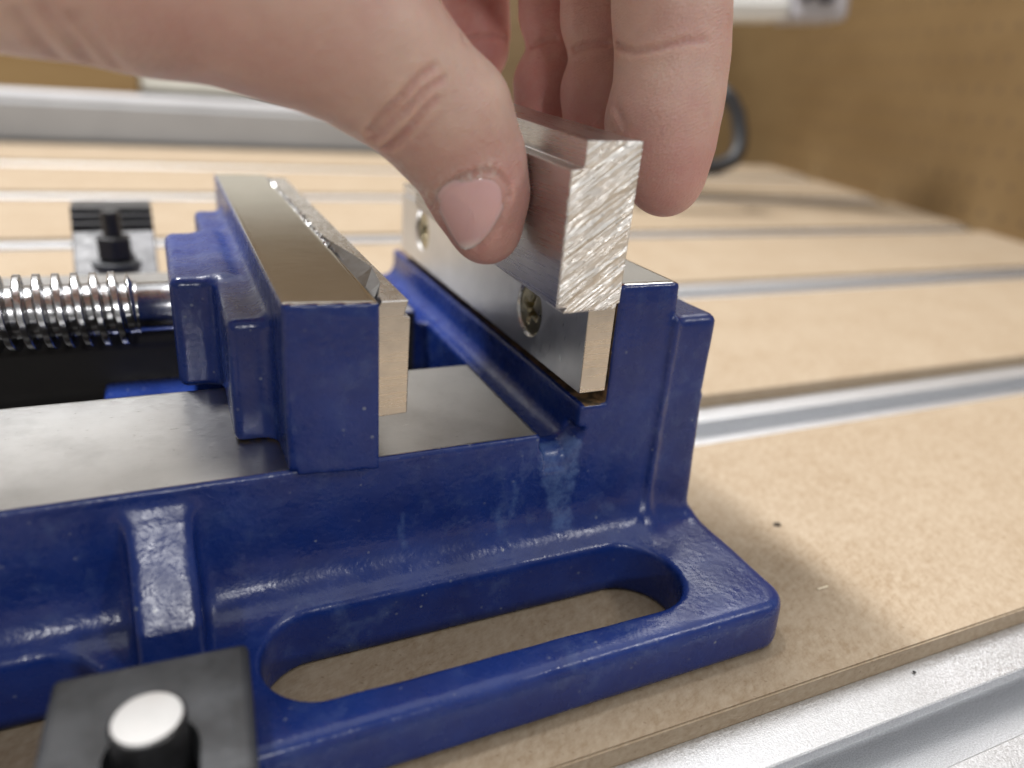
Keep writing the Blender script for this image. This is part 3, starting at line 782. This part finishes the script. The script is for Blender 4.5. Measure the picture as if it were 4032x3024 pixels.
bl += .8*np.clip(np.exp(-((V[:, 1]-58)/30)**2), 0, 1)*(V[:, 2] < 110)*(V[:, 0] > 0)
bl += .16*lowf(V[:, 0], V[:, 1], V[:, 2], 4.0)+.10*lowf(V[:, 1]+5, V[:, 2], V[:, 0], 1.9)
me = mesh_from(V-np.array(HO), Q, 'hand')
at = me.attributes.new('blush', 'FLOAT', 'POINT'); at.data.foreach_set('value', np.clip(bl, 0, 1).astype(np.float32))
dr = np.zeros(len(V))
for (u, v, r) in ((940, 440, 1.6), (948, 415, 1.7), (965, 396, 1.6), (985, 384, 1.4), (1010, 378, 1.4), (1035, 372, 1.7), (1052, 366, 1.6), (905, 405, 2.2), (880, 380, 2.2), (920, 425, 2.0), (860, 360, 2.0)):
    h = hit(u, v)
    if h is not None: dr = np.maximum(dr, np.exp(-((V-h)**2).sum(1)/r**2))
at = me.attributes.new('dry', 'FLOAT', 'POINT'); at.data.foreach_set('value', np.clip(dr, 0, 1).astype(np.float32))
ho = link('hand', me, skin, hand)
# thumb nail: a thin curved plate lying on the thumb
outline = [(939, 436), (944, 414), (954, 400), (972, 390), (990, 385), (1020, 379), (1046, 375), (1066, 379), (1082, 392), (1093, 412), (1094, 428), (1087, 450), (1072, 478), (1052, 508), (1026, 534), (1010, 541), (996, 537), (981, 516), (966, 488), (951, 458)]
cen = np.array([1020, 450.]); n_ = 72; m_ = 14
ol = np.array(outline, float); seg = np.linalg.norm(np.roll(ol, -1, 0)-ol, axis=1); cum = np.concatenate([[0], np.cumsum(seg)])
ts = np.linspace(0, cum[-1], n_, endpoint=False)
loop = np.array([[np.interp(t, cum, np.append(ol[:, q], ol[0, q])) for q in (0, 1)] for t in ts])
for _ in range(3): loop = (np.roll(loop, 1, 0)+2*loop+np.roll(loop, -1, 0))/4
top = []; pale = []
c_hit = hit(*cen); okk = []
for i in range(m_):
    s_ = (i+.001)/(m_-1)
    for j in range(n_):
        u, v = cen+(loop[j]-cen)*min(s_, 1); h = hit(u, v)
        if h is None or np.linalg.norm(h-c_hit) > 14: h = None
        top.append(h); okk.append(h is not None)
for i in range(len(top)):
    if top[i] is None: top[i] = top[i-n_]
top = np.array(top); nr = F.grad(top, 1.6); vdir = (CC-top); vdir /= np.linalg.norm(vdir, axis=1, keepdims=True)
rad = np.repeat(np.linspace(0, 1, m_), n_)
axis_t = np.array(thumb[0][0])-np.array(thumb[2][0]); axis_t /= np.linalg.norm(axis_t)
sz = (top-c_hit)@axis_t; sz = sz/np.abs(sz).max()
lift = .36*(1-rad**3)+.10+.28*np.clip(sz, 0, 1)
topV = top+nr*lift[:, None]
for _ in range(6):                          # relax so the plate is a clean curve
    g = topV.reshape(m_, n_, 3).copy(); h2 = g.copy()
    h2[1:-1] = .5*g[1:-1]+.125*(g[:-2]+g[2:]+np.roll(g, 1, 1)[1:-1]+np.roll(g, -1, 1)[1:-1]); h2[-1] = .5*g[-1]+.25*(np.roll(g[-1], 1, 0)+np.roll(g[-1], -1, 0)); h2[0] = g[1].mean(0)
    topV = h2.reshape(-1, 3)
skirt = topV.reshape(m_, n_, 3)[-1]-nr.reshape(m_, n_, 3)[-1]*.9
Vn = np.concatenate([topV, skirt]); i, j = np.meshgrid(np.arange(m_), np.arange(n_), indexing='ij'); j2 = (j+1) % n_
Qn = np.stack([i*n_+j, (i+1)*n_+j, (i+1)*n_+j2, i*n_+j2], -1).reshape(-1, 4)
pl = np.clip((sz-.70)*4, 0, 1)*.8; pl = np.maximum(pl, np.clip((rad-.86)*7, 0, 1)*.35); pl = np.concatenate([pl, pl[-n_:]])
me = mesh_from(Vn-np.array(HO), Qn, 'thumbnail'); at = me.attributes.new('pale', 'FLOAT', 'POINT'); at.data.foreach_set('value', pl.astype(np.float32))
link('thumbnail', me, nailm, hand)
del F, G

# ------------------------------------------------------------------ clamps
cf = thing('hold_down_clamp', 'dark hold-down clamp with a bright stud, out of focus in the left foreground', 'clamp', (-69, -40, -25.05), math.radians(-3), 'hold-down clamps on the vise flange')
bm = bmesh.new(); box(bm, (-12.2, -34, 0), (12.0, 19.2, 11.0))
cb = finish(bm, 'clamp_bar', black, cf, bevel=1.1, seg=3, smooth=False)
bm = bmesh.new()
sl_ = [(r_*math.cos(a)+.3, (3.2+r_*math.sin(a)) if a < math.pi else (-6+r_*math.sin(a))) for r_ in (5.4,) for a in np.linspace(0, 2*math.pi, 40, endpoint=False)]
prism(bm, sl_, -5, 20, axis='z'); cut = finish(bm, 'cutter', None, cf); bpy.context.view_layer.update(); boolean(cb, cut)
bm = bmesh.new(); cyl(bm, (.3, 4.3, 1.0), 4.25, 29, n=56); finish(bm, 'stud', black2, cf, bevel=.5, seg=3)
bm = bmesh.new(); cyl(bm, (.3, 4.3, 15.56), 3.8, .1, n=56); finish(bm, 'stud_tip', steel('bright_stud', (.62, .62, .61), .55, (300, 300, 300)), cf)
bm = bmesh.new(); box(bm, (-11, -33.5, -11.05), (11, -20, -.05)); finish(bm, 'heel_block', black2, cf, bevel=.6)

cr = thing('hold_down_clamp', 'black stepped clamp with nut and washer standing behind the lead screw', 'clamp', (-77, 156, -25.05), math.radians(1.5), 'hold-down clamps on the vise flange')
tilt = Matrix.Translation((0, -4, 3))@Matrix.Rotation(math.radians(35), 4, 'X')
grey = black_oxide('worn_grey_steel', (.07, .07, .074), .5)
bm = bmesh.new(); box(bm, (-12.6, -2, 0), (12.6, 36, 4), tilt); cb = finish(bm, 'clamp_bar', grey, cr, bevel=.6)
bm = bmesh.new(); box(bm, (-12.8, 26.2, 0), (12.8, 44, 29))
box(bm, (-12.8, 28, 29), (12.8, 44, 31.4)); box(bm, (-12.8, 30.2, 31.4), (12.8, 44, 33.6)); finish(bm, 'step_block', black2, cr, bevel=.4)
bm = bmesh.new(); cyl(bm, (0, 13, 13), 2.9, 45.6, n=40); finish(bm, 'stud', black2, cr, bevel=.4)
bm = bmesh.new(); cyl(bm, (0, 13, 23.6), 5.8, 7.6, n=6); finish(bm, 'nut', black2, cr, bevel=.6)
bm = bmesh.new(); cyl(bm, (0, 13, 18.4), 7.8, 1.6, n=48); finish(bm, 'washer', black, cr, bevel=.4)
bm = bmesh.new(); cyl(bm, (0, 13, 14), 4.6, 7.0, n=40); finish(bm, 'spacer', black2, cr)

# small litter on the bed
def fleck(name, label, x, y, r, mat, cat='fleck'):
    bm = bmesh.new(); bmesh.ops.create_icosphere(bm, subdivisions=2, radius=1)
    for v in bm.verts: v.co = Vector((x+v.co.x*r*1.6, y+v.co.y*r, ZG+.03+(v.co.z+1)*r*.3))+Vector((random.uniform(-.1, .1)*r,)*3)
    tag(finish(bm, name, mat, smooth=True), label, cat)
fleck_black = flat('fleck_black', (.01, .01, .012), .5)
fleck('wood_fleck', 'dark brown fleck lying on the fibreboard right of the vise', 70.7, 1.8, .75, flat('fleck_dark', (.05, .035, .02), .7))
bm = bmesh.new(); bmesh.ops.create_icosphere(bm, subdivisions=2, radius=.33)
for v in bm.verts: v.co = Vector((65.4+v.co.x*1.1, -43.6+v.co.y, -40.4+v.co.z*.5))
tag(finish(bm, 'metal_fleck', fleck_black, smooth=True), 'tiny black fleck lying on the silver rail in the right foreground', 'fleck')
bm = bmesh.new(); box(bm, (60.5, -22.6, ZG+.05), (63.6, -22.2, ZG+.3), Matrix.Rotation(.02, 4, 'Z'))
tag(finish(bm, 'wood_splinter', flat('splinter_pale', (.72, .62, .46), .7), bevel=.08), 'thin pale splinter lying on the fibreboard near the vise foot', 'splinter')
